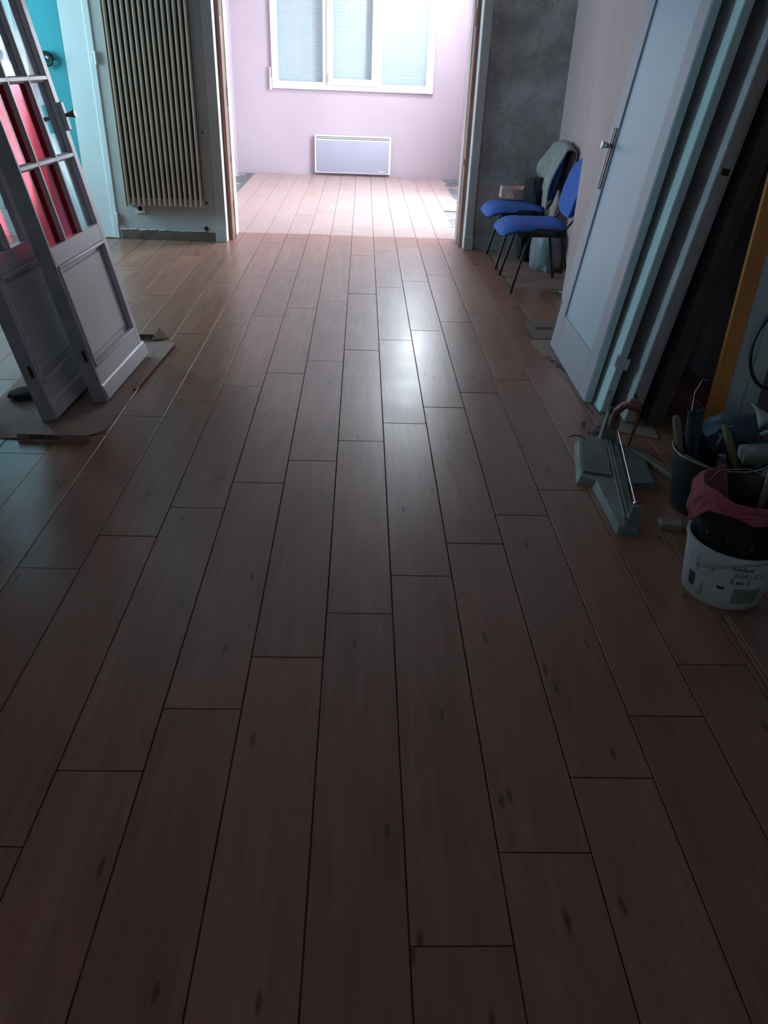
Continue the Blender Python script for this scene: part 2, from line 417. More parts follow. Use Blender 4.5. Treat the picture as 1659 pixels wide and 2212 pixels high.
def wall(name, m, *boxes):
    b = MB()
    for q in boxes: b.box(*q)
    return struct(b.build(name, m))
WX0, WX1, WZ0, WZ1 = -1.12, 1.0, 1.04, 2.3
wall('wall_back', M['pinkwall'], (-1.84, WX0, 11.6, 11.75, -0.012, 2.62), (WX1, 1.62, 11.6, 11.75, -0.012, 2.62),
     (WX0, WX1, 11.6, 11.75, -0.012, WZ0), (WX0, WX1, 11.6, 11.75, WZ1, 2.62))
wall('wall_back_left', M['pinkwall'], (-1.84, -1.64, 7.42, 11.6, -0.012, 2.62))
wall('wall_back_right', M['pinkwall'], (1.42, 1.62, 7.42, 8.0, -0.012, 2.62), (1.42, 1.62, 9.9, 11.6, -0.012, 2.62),
     (1.42, 1.62, 8.0, 9.9, -0.012, 0.3), (1.42, 1.62, 8.0, 9.9, 2.3, 2.62))
wall('wall_middle_left', M['beigewall'], (-2.02, -1.10, 7.0, 7.42, -0.012, 2.62))
wall('wall_middle_right', M['plaster'], (1.08, 1.95, 7.0, 7.42, -0.012, 2.62))
wall('wall_middle_top', M['beigewall'], (-1.10, 1.08, 7.0, 7.42, 2.15, 2.62))
wall('wall_right', M['pinkbeige'], (1.72, 1.95, 5.445, 7.0, -0.012, 2.62))
wall('wall_right_breast', M['pinkbeige'], (1.53, 1.95, 4.25, 5.445, -0.012, 2.62))
wall('wall_right_near', M['dimwall'], (1.95, 2.1, -1.75, 7.42, -0.012, 2.62))
wall('wall_left', M['whitewall'], (-1.94, -1.74, -1.75, 3.4, -0.012, 2.62))
wall('wall_hall_near', M['whitewall'], (-4.2, -1.94, 2.28, 2.42, -0.012, 2.62))
wall('wall_hall_left', M['whitewall'], (-4.2, -4.05, 2.28, 5.82, -0.012, 2.62), (-4.2, -4.05, 6.82, 7.2, -0.012, 2.62),
     (-4.2, -4.05, 5.82, 6.82, -0.012, 0.8), (-4.2, -4.05, 5.82, 6.82, 2.35, 2.62))
DX0, DX1, DZ = -3.45, -2.62, 2.06
wall('wall_hall_back', M['teal'], (-4.2, DX0, 7.0, 7.2, -0.012, 2.62), (DX1, -2.26, 7.0, 7.2, -0.012, 2.62), (DX0, DX1, 7.0, 7.2, DZ, 2.62),
     (-2.26, -2.02, 7.06, 7.2, -0.012, 2.62))
wall('wall_front', M['dimwall'], (-1.94, -1.05, -1.75, -1.6, -0.012, 2.62), (-0.05, 2.1, -1.75, -1.6, -0.012, 2.62),
     (-1.05, -0.05, -1.75, -1.6, -0.012, 0.9), (-1.05, -0.05, -1.75, -1.6, 2.1, 2.62))
struct(MB().box(-4.2, 2.1, -1.75, 11.75, 2.62, 2.74).build('ceiling', M['ceil']))

# opening between the two rooms: front casings, bare wood jambs, plaster returns
t1 = struct(MB().box(-1.175, -1.094, 6.982, 7.108, 0.0, 2.16, 0.003).build('trim_1', M['beigewall']))
MB().box(-1.0945, -1.090, 6.984, 7.108, 0.0, 2.16, 0.001).build('casing_edge', M['whitetrim'], t1)
struct(MB().box(-1.182, -1.092, 6.976, 7.02, 0.0, 0.118, 0.003).build('trim_2', M['beigewall']))
t3 = struct(MB().box(1.000, 1.066, 6.982, 7.108, 0.0, 2.16, 0.003).build('trim_3', M['beigewall']))
MB().box(0.996, 1.0005, 6.984, 7.108, 0.0, 2.16, 0.001).build('casing_edge', M['whitetrim'], t3)
struct(MB().box(0.994, 1.074, 6.974, 7.02, 0.0, 0.110, 0.003).build('trim_4', M['beigewall']))
struct(MB().box(-1.175, 1.062, 6.982, 7.10, 2.16, 2.26, 0.003).build('trim_5', M['beigewall']))
for sgn, xf, nm in ((-1, -1.048, 'trim_6'), (1, 0.957, 'trim_7')):
    pl = struct(MB().box(xf, xf + sgn*0.05, 7.27, 7.425, 0.0, 2.16, 0.004).build(nm, M['whitewall']))
    for k in range(6):    # torn plaster flakes along the edge
        z = random.uniform(0.1, 2.0)
        MB().obox((xf + sgn*0.006, 7.268, z), (0.012, 0.014, random.uniform(0.02, 0.06)), Matrix.Rotation(random.uniform(-.4, .4), 3, 'X'), 0.003).build('plaster_flake', M['whitewall'], pl)
jl = struct(MB().box(-1.100, -1.056, 7.112, 7.235, 0.0, 2.15, 0.002).build('trim_8', M['rawwood']))
for z0, z1, y in ((0.02, 0.17, 7.243), (0.30, 0.62, 7.246), (0.66, 1.05, 7.243), (1.2, 2.0, 7.245)):
    MB().obox((-1.061, y, (z0+z1)/2), (0.014, 0.012, z1-z0), None, 0.003).build('splinter', M['splinter'], jl)
MB().box(-1.060, -1.054, 7.13, 7.20, 1.68, 1.82, 0.002).build('wood_patch', M['darkred'], jl)
MB().box(-1.060, -1.055, 7.14, 7.17, 0.03, 0.075, 0.002).build('metal_tab', M['dark'], jl)
jr = struct(MB().box(0.963, 0.996, 7.112, 7.235, 0.0, 2.15, 0.002).build('trim_9', M['rawwood']))
for z0, z1, y in ((0.15, 0.34, 7.243), (0.62, 1.4, 7.246)):
    MB().obox((0.967, y, (z0+z1)/2), (0.014, 0.010, z1-z0), None, 0.003).build('splinter', M['splinter'], jr)
MB().box(0.957, 0.970, 7.13, 7.24, 0.66, 0.715, 0.002).build('wood_block', M['darkred'], jr)
MB().box(0.958, 0.970, 7.12, 7.24, 1.68, 1.80, 0.002).build('wood_block', M['darkred'], jr)

# bare skirting and holes below the radiator
sk = struct(MB().box(-2.0, -1.182, 6.988, 7.0, 0.0, 0.074, 0.002).build('baseboard_middle', M['skirt']))
for k in range(9):
    x = -1.98 + k*0.085
    MB().obox((x, 6.992, 0.080+random.uniform(-.002, .004)), (0.07, 0.012, 0.012), Matrix.Rotation(random.uniform(-.1, .1), 3, 'Y'), 0.004).build('plaster_edge', M['beigewall'], sk)
hole = MB()
for x, z, r in ((-1.265, 0.105, 0.018), (-1.245, 0.315, 0.010), (-1.235, 0.86, 0.008)):
    hole.lathe([(r*1.1, 0.0), (r, -0.004)], (x, 7.0005, z), 14, 'Y')
ho = hole.build('pipe_hole', M['black'], bpy.data.objects['wall_middle_left'])
sb = struct(MB().box(1.10, 1.72, 6.99, 7.0, -0.004, 0.105, 0.002).build('baseboard_middle_right', M['plaster']))
struct(MB().box(-1.74, -1.725, -1.6, 3.4, 0.0, 0.13, 0.003).build('baseboard_left', M['whitetrim']))

# window of the far room, its roller shutter down behind the glass
WY = 11.585
f = MB()
f.box(WX0-0.005, -1.042, WY-0.03, WY+0.06, WZ0, WZ1, 0.004); f.box(0.906, WX1+0.005, WY-0.03, WY+0.06, WZ0, WZ1, 0.004)
f.box(-1.042, 0.906, WY-0.03, WY+0.06, WZ0, 1.128, 0.004); f.box(-1.042, 0.906, WY-0.03, WY+0.06, 2.22, WZ1, 0.004)
f.box(-0.457, -0.398, WY-0.03, WY+0.06, 1.128, 2.22, 0.004); f.box(0.262, 0.32, WY-0.03, WY+0.06, 1.128, 2.22, 0.004)
win = struct(f.build('window_1', M['pvc']))
sash = MB()
sash.box(-0.402, -0.322, WY-0.055, WY+0.02, 1.100, 2.24, 0.004); sash.box(0.184, 0.279, WY-0.055, WY+0.02, 1.100, 2.24, 0.004)
sash.box(-0.322, 0.184, WY-0.055, WY+0.02, 1.100, 1.176, 0.004); sash.box(-0.322, 0.184, WY-0.055, WY+0.02, 2.16, 2.24, 0.004)
sa = sash.build('sash', M['pvc'], win)
MB().box(-0.322, 0.184, WY-0.012, WY-0.004, 1.176, 2.16).build('pane', M['glass'], sa)
MB().box(-0.385, -0.365, WY-0.085, WY-0.055, 1.14, 1.24, 0.006).build('sash_handle', M['pvc'], sa)
MB().box(-1.042, -0.457, WY+0.004, WY+0.012, 1.128, 2.22).build('pane', M['glass'], win)
MB().box(0.32, 0.906, WY+0.004, WY+0.012, 1.128, 2.22).build('pane', M['glass'], win)
sl = MB().box(-1.05, 0.92, -0.006, 0.006, -0.0198, 0.0198, 0.004).mesh('shutter_slat'); sl.materials.append(M['slat'])
for k in range(29):
    o = bpy.data.objects.new('shutter_slat', sl); COL.objects.link(o); o.parent = win
    o.location = (0, WY+0.10, 1.09 + 0.0405*k); o.rotation_euler = (R(random.uniform(-2, 2) + 6), 0, 0)
MB().box(-1.16, -1.13, WY-0.03, WY, 1.02, 1.16, 0.004).box(-1.153, -1.137, WY-0.035, WY-0.02, 1.16, 1.28, 0.002).build('strap_winder', M['pvc'], win)

# hall: narrow white leaf beside the radiator, glazed entrance door in the teal wall
d1 = struct(MB().box(-2.26, -2.075, 7.0, 7.05, 0.004, 2.1, 0.004).box(-2.072, -2.022, 6.992, 7.05, 0.004, 2.1, 0.004).build('door_1', M['leaf']))
for z in (0.174, 1.36):
    hg = MB(); hg.tube([(-2.018, 6.985, z-0.045), (-2.018, 6.985, z+0.045)], 0.009, 8); hg.box(-2.045, -2.018, 6.986, 6.993, z-0.035, z+0.03)
    hg.build('hinge', M['whitetrim'], d1)
b = MB()
b.box(DX0, DX0+0.12, 7.05, 7.09, 0.01, DZ, 0.004); b.box(DX1-0.12, DX1, 7.05, 7.09, 0.01, DZ, 0.004)
b.box(DX0+0.12, DX1-0.12, 7.05, 7.09, 0.01, 0.2, 0.004); b.box(DX0+0.12, DX1-0.12, 7.05, 7.09, 1.02, 1.14, 0.004); b.box(DX0+0.12, DX1-0.12, 7.05, 7.09, 1.92, DZ, 0.004)
b.box(-3.08, -2.99, 7.05, 7.09, 0.2, 1.02, 0.004)
d2 = struct(b.build('door_2', M['whitetrim']))
MB().box(DX0+0.12, -3.08, 7.065, 7.08, 0.2, 1.02, 0.004).build('door_panel', M['whitetrim'], d2)
MB().box(-2.99, DX1-0.12, 7.065, 7.08, 0.2, 1.02, 0.004).build('door_panel', M['whitetrim'], d2)
MB().box(DX0+0.12, DX1-0.12, 7.068, 7.074, 1.14, 1.92).build('pane', M['glass'], d2)
MB().box(DX0-0.07, DX0, 6.985, 7.0, 0.0, DZ+0.07, 0.003).box(DX1, DX1+0.07, 6.985, 7.0, 0.0, DZ+0.07, 0.003).box(DX0, DX1, 6.985, 7.0, DZ, DZ+0.07, 0.003).build('door_casing', M['whitetrim'], d2)
MB().box(-2.69, -2.66, 7.0, 7.05, 1.0, 1.03, 0.004).box(-2.79, -2.66, 6.99, 7.005, 1.005, 1.025, 0.004).build('door_handle', M['brass'], d2)
cu = MB().grid(lambda u, v: (DX0+0.13 + u*(DX1-DX0-0.26), 7.052 + 0.006*math.sin(u*60), 1.13 + v*(0.245 + 0.022*abs(math.sin(u*math.pi*7)))), 60, 5).build('lace_curtain', M['lace'], None, True)
solidify(cu, 0.002)
tag(cu, 'grey lace half curtain with a scalloped top edge on the glazed entrance door', 'curtain')
# the other windows that let the daylight in (outside the frame)
def plain_window(name, x, y0, y1, z0, z1):
    b = MB()
    b.box(x-0.03, x+0.03, y0, y0+0.06, z0, z1, 0.004); b.box(x-0.03, x+0.03, y1-0.06, y1, z0, z1, 0.004)
    b.box(x-0.03, x+0.03, y0+0.06, y1-0.06, z0, z0+0.06, 0.004); b.box(x-0.03, x+0.03, y0+0.06, y1-0.06, z1-0.06, z1, 0.004)
    o = struct(b.build(name, M['pvc']))
    MB().box(x-0.004, x+0.004, y0+0.06, y1-0.06, z0+0.06, z1-0.06).build('pane', M['glass'], o)
plain_window('window_2', 1.54, 8.0, 9.9, 0.3, 2.3)
plain_window('window_3', -4.12, 5.82, 6.82, 0.8, 2.35)

# ================================================================== THINGS ON THE WALLS
# vertical column radiator
rad = tag(empty('radiator', (-1.585, 6.992, 0.29)), 'tall beige vertical column radiator on the wall left of the opening', 'radiator')
fb = MB()
fb.box(-0.0125, 0.0125, -0.075, -0.050, 0.0, 1.9, 0.010, 2)
fb.box(-0.005, 0.005, -0.052, -0.030, 0.03, 1.87)
fin = fb.mesh('radiator_column', True); fin.materials.append(M['radiator'])
for k in range(15):
    o = bpy.data.objects.new('radiator_column', fin); COL.objects.link(o); o.parent = rad
    o.location = (-0.300 + k*0.0435, 0, 0)
MB().box(-0.318, 0.325, -0.048, -0.022, 0.015, 0.06, 0.008, 2).build('header_pipe', M['radiator'], rad)
MB().box(-0.318, 0.325, -0.048, -0.022, 1.84, 1.885, 0.008, 2).build('header_pipe', M['radiator'], rad)
MB().box(-0.330, -0.320, -0.070, 0.0, -0.01, 1.89, 0.002).build('side_plate', M['radiator'], rad)
MB().box(-0.31, 0.32, -0.022, -0.012, 0.02, 1.88).build('back_plate', M['skirt'], rad)
for x in (-0.2, 0.2): [MB().box(x-0.015, x+0.015, -0.014, 0.0, z, z+0.04).build('wall_bracket', M['radiator'], rad) for z in (0.3, 1.5)]

so = tag(empty('wall_socket', (-1.815, 7.0, 0.255)), 'white square wall socket half hidden below the beige radiator', 'socket')
MB().box(-0.04, 0.04, -0.010, 0.0, -0.04, 0.04, 0.004, 2).build('cover_plate', M['whitetrim'], so)
MB().lathe([(0.019, -0.0102), (0.019, -0.0112), (0.016, -0.0112), (0.016, -0.0102)], (0, 0, 0.0), 20, 'Y').build('socket_well', M['dark'], so)

# electric convector heater
ht = tag(empty('convector_heater', (-0.05, 11.6, 0.03)), 'white electric convector heater with grey front on the pink wall below the window', 'heater')
hb = MB()
hb.box(-0.525, 0.525, -0.085, -0.01, 0.0, 0.475, 0.018, 3)
hb.build('casing', M['heaterwhite'], ht, True)
MB().box(-0.497, 0.497, -0.092, -0.083, 0.022, 0.415, 0.006, 2).build('front_panel', M['heatergrey'], ht, True)
for z in (0.436, 0.455): MB().box(-0.50, 0.50, -0.0875, -0.080, z-0.0035, z+0.0035).build('outlet_slot', M['dark'], ht)
MB().box(0.36, 0.45, -0.0935, -0.0915, 0.035, 0.045).build('badge', M['heaterwhite'], ht)
for x in (-0.3, 0.3): MB().box(x-0.02, x+0.02, -0.012, 0.0, 0.1, 0.4).build('wall_bracket', M['heaterwhite'], ht)

# ceiling lamp of the far room (its light is what the floor mirrors)
lp = tag(empty('ceiling_lamp', (0.81, 10.45, 2.62)), 'opal globe lamp hanging from the ceiling of the pink room', 'lamp')
MB().lathe([(0.045, 0.0), (0.045, -0.012), (0.012, -0.02)], (0, 0, 0), 20).build('ceiling_rose', M['pvc'], lp)
MB().tube([(0, 0, -0.015), (0, 0, -0.06)], 0.004, 6).build('cord', M['black'], lp)
MB().lathe([(0.018, -0.055), (0.022, -0.085)], (0, 0, 0), 16).build('lamp_socket', M['black'], lp)
gb = MB(); bmesh.ops.create_uvsphere(gb.bm, u_segments=24, v_segments=14, radius=0.11, matrix=Matrix.Translation((0, 0, -0.165)))
gb.build('lamp_globe', emit('lamp_glow', (0.80, 0.91, 1.0, 1), 165.0), lp, True)
pl_ = bpy.data.lights.new('lamp_light', 'POINT'); pl_.energy = 22; pl_.color = (0.82, 0.92, 1.0); pl_.shadow_soft_size = 0.10
po = bpy.data.objects.new('lamp_light', pl_); COL.objects.link(po); po.parent = lp; po.location = (0, 0, -0.33)

# coil of cable sticking out of the teal wall
cc = tag(empty('cable_coil', (-2.40, 7.0, 1.335)), 'small coil of dark cable sheath sticking out of the teal wall', 'cable')
pts = []
for k in range(60):
    a = k/59*2*math.pi*1.75
    pts.append((0.048*math.cos(a)*(1+0.12*math.sin(a*0.6)), -0.015-0.018*k/59, 0.046*math.sin(a)+0.008*math.sin(a*0.5)))
pts = [(0.0, 0.0, 0.02)] + pts
MB().tube(pts, 0.0085, 8).build('cable', M['black'], cc, True)
MB().obox((0.012, -0.03, 0.016), (0.026, 0.006, 0.016), Matrix.Rotation(0.5, 3, 'Y'), 0.003).build('cable_tag', M['whitetrim'], cc)

# ================================================================== LEANING GLAZED DOORS (left)
def glazed_door(label, loc, rz, lean, red):
    d = tag(empty('glazed_door', loc, (0, -lean, rz)), label, 'door')
    Wd, H = 0.66, 2.02
    P = M['doorwhite']; E = M['dooredge']
    MB().box(-0.068, 0.0, 0.0, 0.014, 0.0, H, 0.002).build('meeting_stile', P, d)
    MB().box(-0.066, -0.004, -0.0045, 0.0005, 0.004, H-0.004, 0.0015).build('stile_edge', E, d)
    MB().box(-0.055, 0.0, 0.588, 0.636, 0.0, H, 0.003).build('lock_stile', P, d)
    MB().box(-0.055, -0.014, 0.636, Wd, 0.0, H, 0.002).build('rebate_strip', P, d)
    MB().box(-0.055, 0.0, 0.014, 0.588, 0.0, 0.165, 0.002).build('bottom_rail', P, d)
    MB().hull([(0.0, 0.004, 0.012), (0.014, 0.004, 0.012), (0.014, 0.65, 0.012), (0.0, 0.65, 0.012)],
              [(0.0, 0.004, 0.082), (0.006, 0.004, 0.074), (0.006, 0.65, 0.074), (0.0, 0.65, 0.082)]).build('weather_board', P, d)
    MB().box(-0.055, 0.0, 0.014, 0.588, 0.622, 0.700, 0.002).build('middle_rail', P, d)
    MB().box(-0.055, 0.0, 0.014, 0.588, 1.955, H, 0.002).build('top_rail', P, d)
    MB().box(-0.040, -0.022, 0.014, 0.588, 0.165, 0.622).build('lower_panel', P, d)
    MB().hull([(-0.022, 0.045, 0.20), (-0.022, 0.555, 0.20), (-0.022, 0.555, 0.588), (-0.022, 0.045, 0.588)],
              [(-0.016, 0.052, 0.207), (-0.016, 0.548, 0.207), (-0.016, 0.548, 0.581), (-0.016, 0.052, 0.581)]).build('raised_field', P, d)
    mo = MB()
    for y0, y1, z0, z1 in ((0.014, 0.588, 0.165, 0.180), (0.014, 0.588, 0.607, 0.622), (0.014, 0.026, 0.165, 0.622), (0.574, 0.588, 0.165, 0.622)):
        mo.box(-0.022, 0.008, y0, y1, z0, z1, 0.004, 2)
    mo.build('panel_moulding', P, d, True)
    for y in (0.1835, 0.386): MB().box(-0.050, 0.0, y, y+0.0155, 0.70, 1.955, 0.002).build('glazing_bar', P, d)
    zs = (1.003, 1.320, 1.637)
    for z in zs:
        MB().box(-0.012, 0.0, 0.014, 0.588, z, z+0.017, 0.002).box(-0.050, -0.010, 0.014, 0.588, z-0.006, z+0.023, 0.005).build('glazing_bar', P, d)
    ys = ((0.014, 0.1835), (0.199, 0.386), (0.4015, 0.588)); zz = (0.70,) + zs + (1.955,)
    for r in range(4):
        for c in range(3):
            z0 = zz[r] + (0.017 if r else 0)
            m = M['redglass'] if (red and r < 2 and c < 2) else M['doorglass']
            o = MB().box(-0.028, -0.024, ys[c][0], ys[c][1], z0, zz[r+1]).build('pane', m, d)
            if m is M['redglass']: o['label'] = 'red pane'
    lk = MB().box(0.0, 0.020, 0.594, 0.628, 1.11, 1.228, 0.003).build('lock_case', P, d)
    hd = MB(); hd.lathe([(0.008, 0.0), (0.009, 0.012), (0.011, 0.014), (0.017, 0.040), (0.016, 0.043)], (0.020, 0.611, 1.172), 12, 'X')
    hd.build('door_handle', M['brass'], lk, True)
    hb_ = MB(); hb_.tube([(-0.05, 0.611, 1.172), (-0.092, 0.611, 1.172), (-0.097, 0.58, 1.172), (-0.097, 0.53, 1.168)], [0.008, 0.009, 0.010, 0.012], 8)
    hb_.build('back_handle', M['brass'], d, True)
    for z in (0.20, 1.55): MB().box(-0.030, -0.016, -0.006, 0.001, z, z+0.055).build('mortise', M['black'], d)
    return d
glazed_door('front white glazed door with red panes leaning left, lock and handle facing us', (-1.091, 3.356, 0.012), R(-2.5), R(11.7), True)
glazed_door('second glazed door, grey and shaded, leaning behind the one with red panes', (-1.248, 3.135, 0.016), R(-2.5), R(11.8), False)

# ================================================================== LEANING DOORS AND BOARDS (right)
dA = tag(empty('panel_door', (1.201, 3.490, 0.012), (0, R(7.3), R(-1.0))), 'front lilac door with a long panel tinted by blue light leaning right of the chairs', 'door')
P = M['doora']; Wd, H = 0.875, 2.04
MB().box(0.0, 0.040, 0.0, 0.128, 0.0, H, 0.003).build('hinge_stile', P, dA)
MB().box(0.0, 0.040, 0.742, Wd, 0.0, H, 0.003).build('lock_stile', P, dA)
MB().box(0.0, 0.040, 0.128, 0.742, 0.0, 0.214, 0.002).build('bottom_rail', P, dA)
MB().box(0.0, 0.040, 0.128, 0.742, 1.93, H, 0.002).build('top_rail', P, dA)
MB().box(0.010, 0.030, 0.128, 0.742, 0.214, 1.93).build('blue_lit_panel', M['bluelitpanel'], dA)['label'] = 'panel tinted by blue light'
MB().box(0.003, 0.037, -0.004, 0.001, 0.003, H-0.003, 0.001).build('worn_edge', M['palewood'], dA)
pt = MB().box(-0.004, 0.0, 0.758, 0.795, 0.885, 1.175, 0.006, 2).build('handle_plate', M['brass'], dA)
hd = MB(); hd.lathe([(0.009, 0.0), (0.010, -0.014), (0.012, -0.016), (0.019, -0.045), (0.018, -0.048)], (-0.004, 0.777, 1.09), 14, 'X')
hd.build('door_handle', M['steel'], pt, True)
dB = tag(empty('hinged_door', (1.250, 3.368, 0.012), (0, R(8.2), R(-1.0))), 'pale blue grey door leaning second in the right stack, edge with hinges', 'door')
MB().box(0.0, 0.040, 0.0, 0.80, 0.0, 2.03, 0.004).build('door_leaf', M['palewood'], dB)
MB().box(-0.006, 0.0, 0.0, 0.80, 0.0, 0.004).build('bottom_lip', M['palewood'], dB)
for x, z in ((-0.008, 0.235), (0.048, 0.225), (-0.008, 1.7)):
    MB().tube([(x, -0.004, z), (x, -0.004, z+0.055)], 0.007, 8).box(min(x, 0.008) if x < 0 else 0.034, 0.008 if x < 0 else x, -0.003, 0.0, z, z+0.05).build('hinge', M['whitetrim'], dB)
MB().obox((0.010, -0.001, 0.10), (0.018, 0.004, 0.05), Matrix.Rotation(0.4, 3, 'X'), 0.001).build('filler_patch', M['pinkgrey'], dB)
dC = tag(empty('lock_door', (1.334, 3.262, 0.012), (0, R(8.4), R(-1.0))), 'stained pinkish grey door leaning third in the right stack, edge with a lock', 'door')
MB().box(0.0, 0.052, 0.0, 0.80, 0.0, 2.03, 0.004).build('door_leaf', M['pinkgrey'], dC)
MB().box(0.052, 0.066, 0.012, 0.80, 0.0, 2.03, 0.003).build('rebate_strip', M['pinkgrey'], dC)
lkp = MB().box(0.016, 0.047, -0.003, 0.002, 1.09, 1.115, 0.001).build('lock_plate', M['dark'], dC)
MB().box(0.004, 0.013, -0.007, 0.0, 1.094, 1.112, 0.002).build('latch_bolt', M['steel'], lkp)
MB().obox((0.028, -0.004, 0.115), (0.005, 0.006, 0.08), Matrix.Rotation(-0.75, 3, 'Y')).build('iron_bar', M['dark'], dC)
dD = tag(empty('dark_board', (1.436, 3.235, 0.006), (0, R(8.3), R(-1.0))), 'dark grey board leaning between the stained door and the orange plank', 'board')
MB().box(0.0, 0.040, 0.0, 0.70, 0.0, 2.0, 0.003).build('board_face', M['darkgrey'], dD)
MB().box(0.042, 0.080, 0.02, 0.70, 0.0, 2.0, 0.003).build('back_board', M['skirt'], dD)

og = tag(empty('orange_plank', (1.648, 3.125, 0.0), (0, R(-0.4), R(-8))), 'orange varnished pine plank standing upright behind the tool bucket', 'plank')
MB().box(0.0, 0.070, 0.0, 0.026, 0.0, 1.62, 0.002).build('plank_face', M['orange'], og)
MB().lathe([(0.008, -0.001), (0.007, 0.0005)], (0.053, 0.0, 0.055), 12, 'Y').build('knot', M['darkred'], og)
MB().box(0.0, 0.030, -0.004, 0.004, 0.004, 0.016, 0.002).build('splintered_end', M['dark'], og)
bl = tag(empty('blue_grey_casing', (1.728, 3.165, 0.0), (0, R(-0.3), R(-4))), 'blue grey painted door casing standing just right of the orange plank', 'casing')
MB().box(0.0, 0.088, 0.0, 0.022, 0.0, 2.1, 0.003).build('flat_board', M['palewood'], bl)
MB().box(0.088, 0.150, -0.012, 0.022, 0.0, 2.1, 0.005, 2).build('moulded_edge', M['palewood'], bl)
ca = tag(empty('hanging_cable', (1.832, 3.03, 0.455)), 'loop of thick black cable hanging over the blue grey casing', 'cable')
pts = []
for k in range(34):
    a = R(62 + 220*k/33)
    pts.append((0.115*math.cos(a), 0.02*math.sin(a), 0.165*math.sin(a)))
MB().tube([(0.045, 0.06, 0.9), (0.075, 0.05, 0.45)] + pts + [(0.049, 0.06, -0.17)], 0.0075, 8).build('cable', M['black'], ca, True)

# ================================================================== CHAIRS
def make_chair(label, y):
    c = tag(empty('stacking_chair', (1.39, y, -0.003)), label, 'chair', 'blue visitor chairs')
    def seat(u, v):
        a = u*2*math.pi
        return None
    sb = MB()
    NU, NV = 22, 14
    def top(u, v, s):
        x = -0.322 + 0.482*u; yy = -0.235 + 0.47*v
        e = abs(2*v-1)**5; f = abs(2*u-1)**5
        yy *= (1 - 0.10*f); x = -0.081 + (x+0.081)*(1 - 0.08*e)
        rim = math.sqrt(max(0.0, 1 - abs(2*u-1)**7)) * math.sqrt(max(0.0, 1 - abs(2*v-1)**7))
        zc = 0.432 - 0.045*max(0.0, (0.30-u)/0.30)**2 + 0.012*max(0, (u-0.75)/0.25)
        dome = 0.012*(1 - (2*v-1)**2)
        return (x, yy, zc + (0.032*rim + dome if s > 0 else -0.034*rim))
    tv = [[sb.bm.verts.new(top(i/(NU-1), j/(NV-1), 1)) for j in range(NV)] for i in range(NU)]
    bv = [[sb.bm.verts.new(top(i/(NU-1), j/(NV-1), -1)) for j in range(NV)] for i in range(NU)]
    for i in range(NU-1):
        for j in range(NV-1):
            sb.bm.faces.new((tv[i][j], tv[i+1][j], tv[i+1][j+1], tv[i][j+1])); sb.bm.faces.new((bv[i][j], bv[i][j+1], bv[i+1][j+1], bv[i+1][j]))
    for i in range(NU-1):
        sb.bm.faces.new((tv[i][0], bv[i][0], bv[i+1][0], tv[i+1][0])); sb.bm.faces.new((tv[i][-1], tv[i+1][-1], bv[i+1][-1], bv[i][-1]))
    for j in range(NV-1):
        sb.bm.faces.new((tv[0][j], tv[0][j+1], bv[0][j+1], bv[0][j])); sb.bm.faces.new((tv[-1][j], bv[-1][j], bv[-1][j+1], tv[-1][j+1]))
    subsurf(sb.build('seat', M['blue'], c, True))
    ps = MB(); ps.box(-0.20, 0.15, -0.222, 0.222, 0.385, 0.428, 0.016, 2); ps.build('seat_shell', M['black'], c, True)
    # backrest, reclined, rounded
    bk = MB(); n = 26
    fr = []; 
    for s, tk in ((0, 0.0), (1, 0.038)):
        ring = []
        for k in range(n):
            a = 2*math.pi*k/n
            yy = 0.215*math.copysign(abs(math.cos(a))**0.55, math.cos(a)); zz = 0.19*math.copysign(abs(math.sin(a))**0.6, math.sin(a))
            z = 0.69 + zz; x = 0.165 + (z-0.50)*0.24 + tk + 0.05*(yy/0.215)**2*-0.5
            ring.append(bk.bm.verts.new((x, yy*(1-0.18*max(0, zz/0.19)), z)))
        fr.append(ring)
    for k in range(n): bk.bm.faces.new((fr[0][k], fr[0][(k+1) % n], fr[1][(k+1) % n], fr[1][k]))
    for ring, cx0 in ((fr[0], 0.205), (fr[1], 0.256)):
        cv = bk.bm.verts.new((cx0, 0, 0.69))
        for k in range(n): bk.bm.faces.new((ring[k], ring[(k+1) % n], cv))
    bmesh.ops.bevel(bk.bm, geom=[e for e in bk.bm.edges if abs((e.verts[0].co - e.verts[1].co).length) > 0 and ((e.verts[0] in fr[0] and e.verts[1] in fr[0]) or (e.verts[0] in fr[1] and e.verts[1] in fr[1]))], offset=0.008, segments=2, affect='EDGES')
    bk.build('backrest', M['blue'], c, True)
    T = M['blackmetal']; r = 0.0105
    for sy in (-1, 1):
        yb = 0.262*sy; yt = 0.225*sy
        MB().tube([(-0.212, yb+0.004*sy, 0.006), (-0.118, yt, 0.395), (-0.10, yt, 0.428), (-0.07, yt, 0.440)], r, 8).build('front_leg', T, c, True)
        MB().tube([(0.212, yb+0.004*sy, 0.006), (0.118, yt, 0.395), (0.10, yt, 0.428), (0.07, yt, 0.440)], r, 8).build('rear_leg', T, c, True)
        MB().tube([(-0.07, yt, 0.440), (0.07, yt, 0.440)], r, 8).build('side_rail', T, c, True)
        MB().tube([(0.05, yt*0.9, 0.425), (0.13, yt*0.9, 0.43), (0.185, yt*0.88, 0.50), (0.235, yt*0.85, 0.66)], 0.009, 8).build('back_bracket', T, c, True)
        for sx in (-1, 1):
            MB().tube([(0.214*sx, yb+0.005*sy, 0.0), (0.207*sx, yb+0.003*sy, 0.028)], 0.0135, 8).build('foot_cap', M['black'], c, True)
    MB().tube([(-0.06, -0.225, 0.425), (-0.06, 0.225, 0.425)], r, 8).build('cross_tube', T, c)
    MB().tube([(0.06, -0.225, 0.425), (0.06, 0.225, 0.425)], r, 8).build('cross_tube', T, c)
    return c
c1 = make_chair('nearer blue padded chair with black tube legs, empty seat', 5.82)
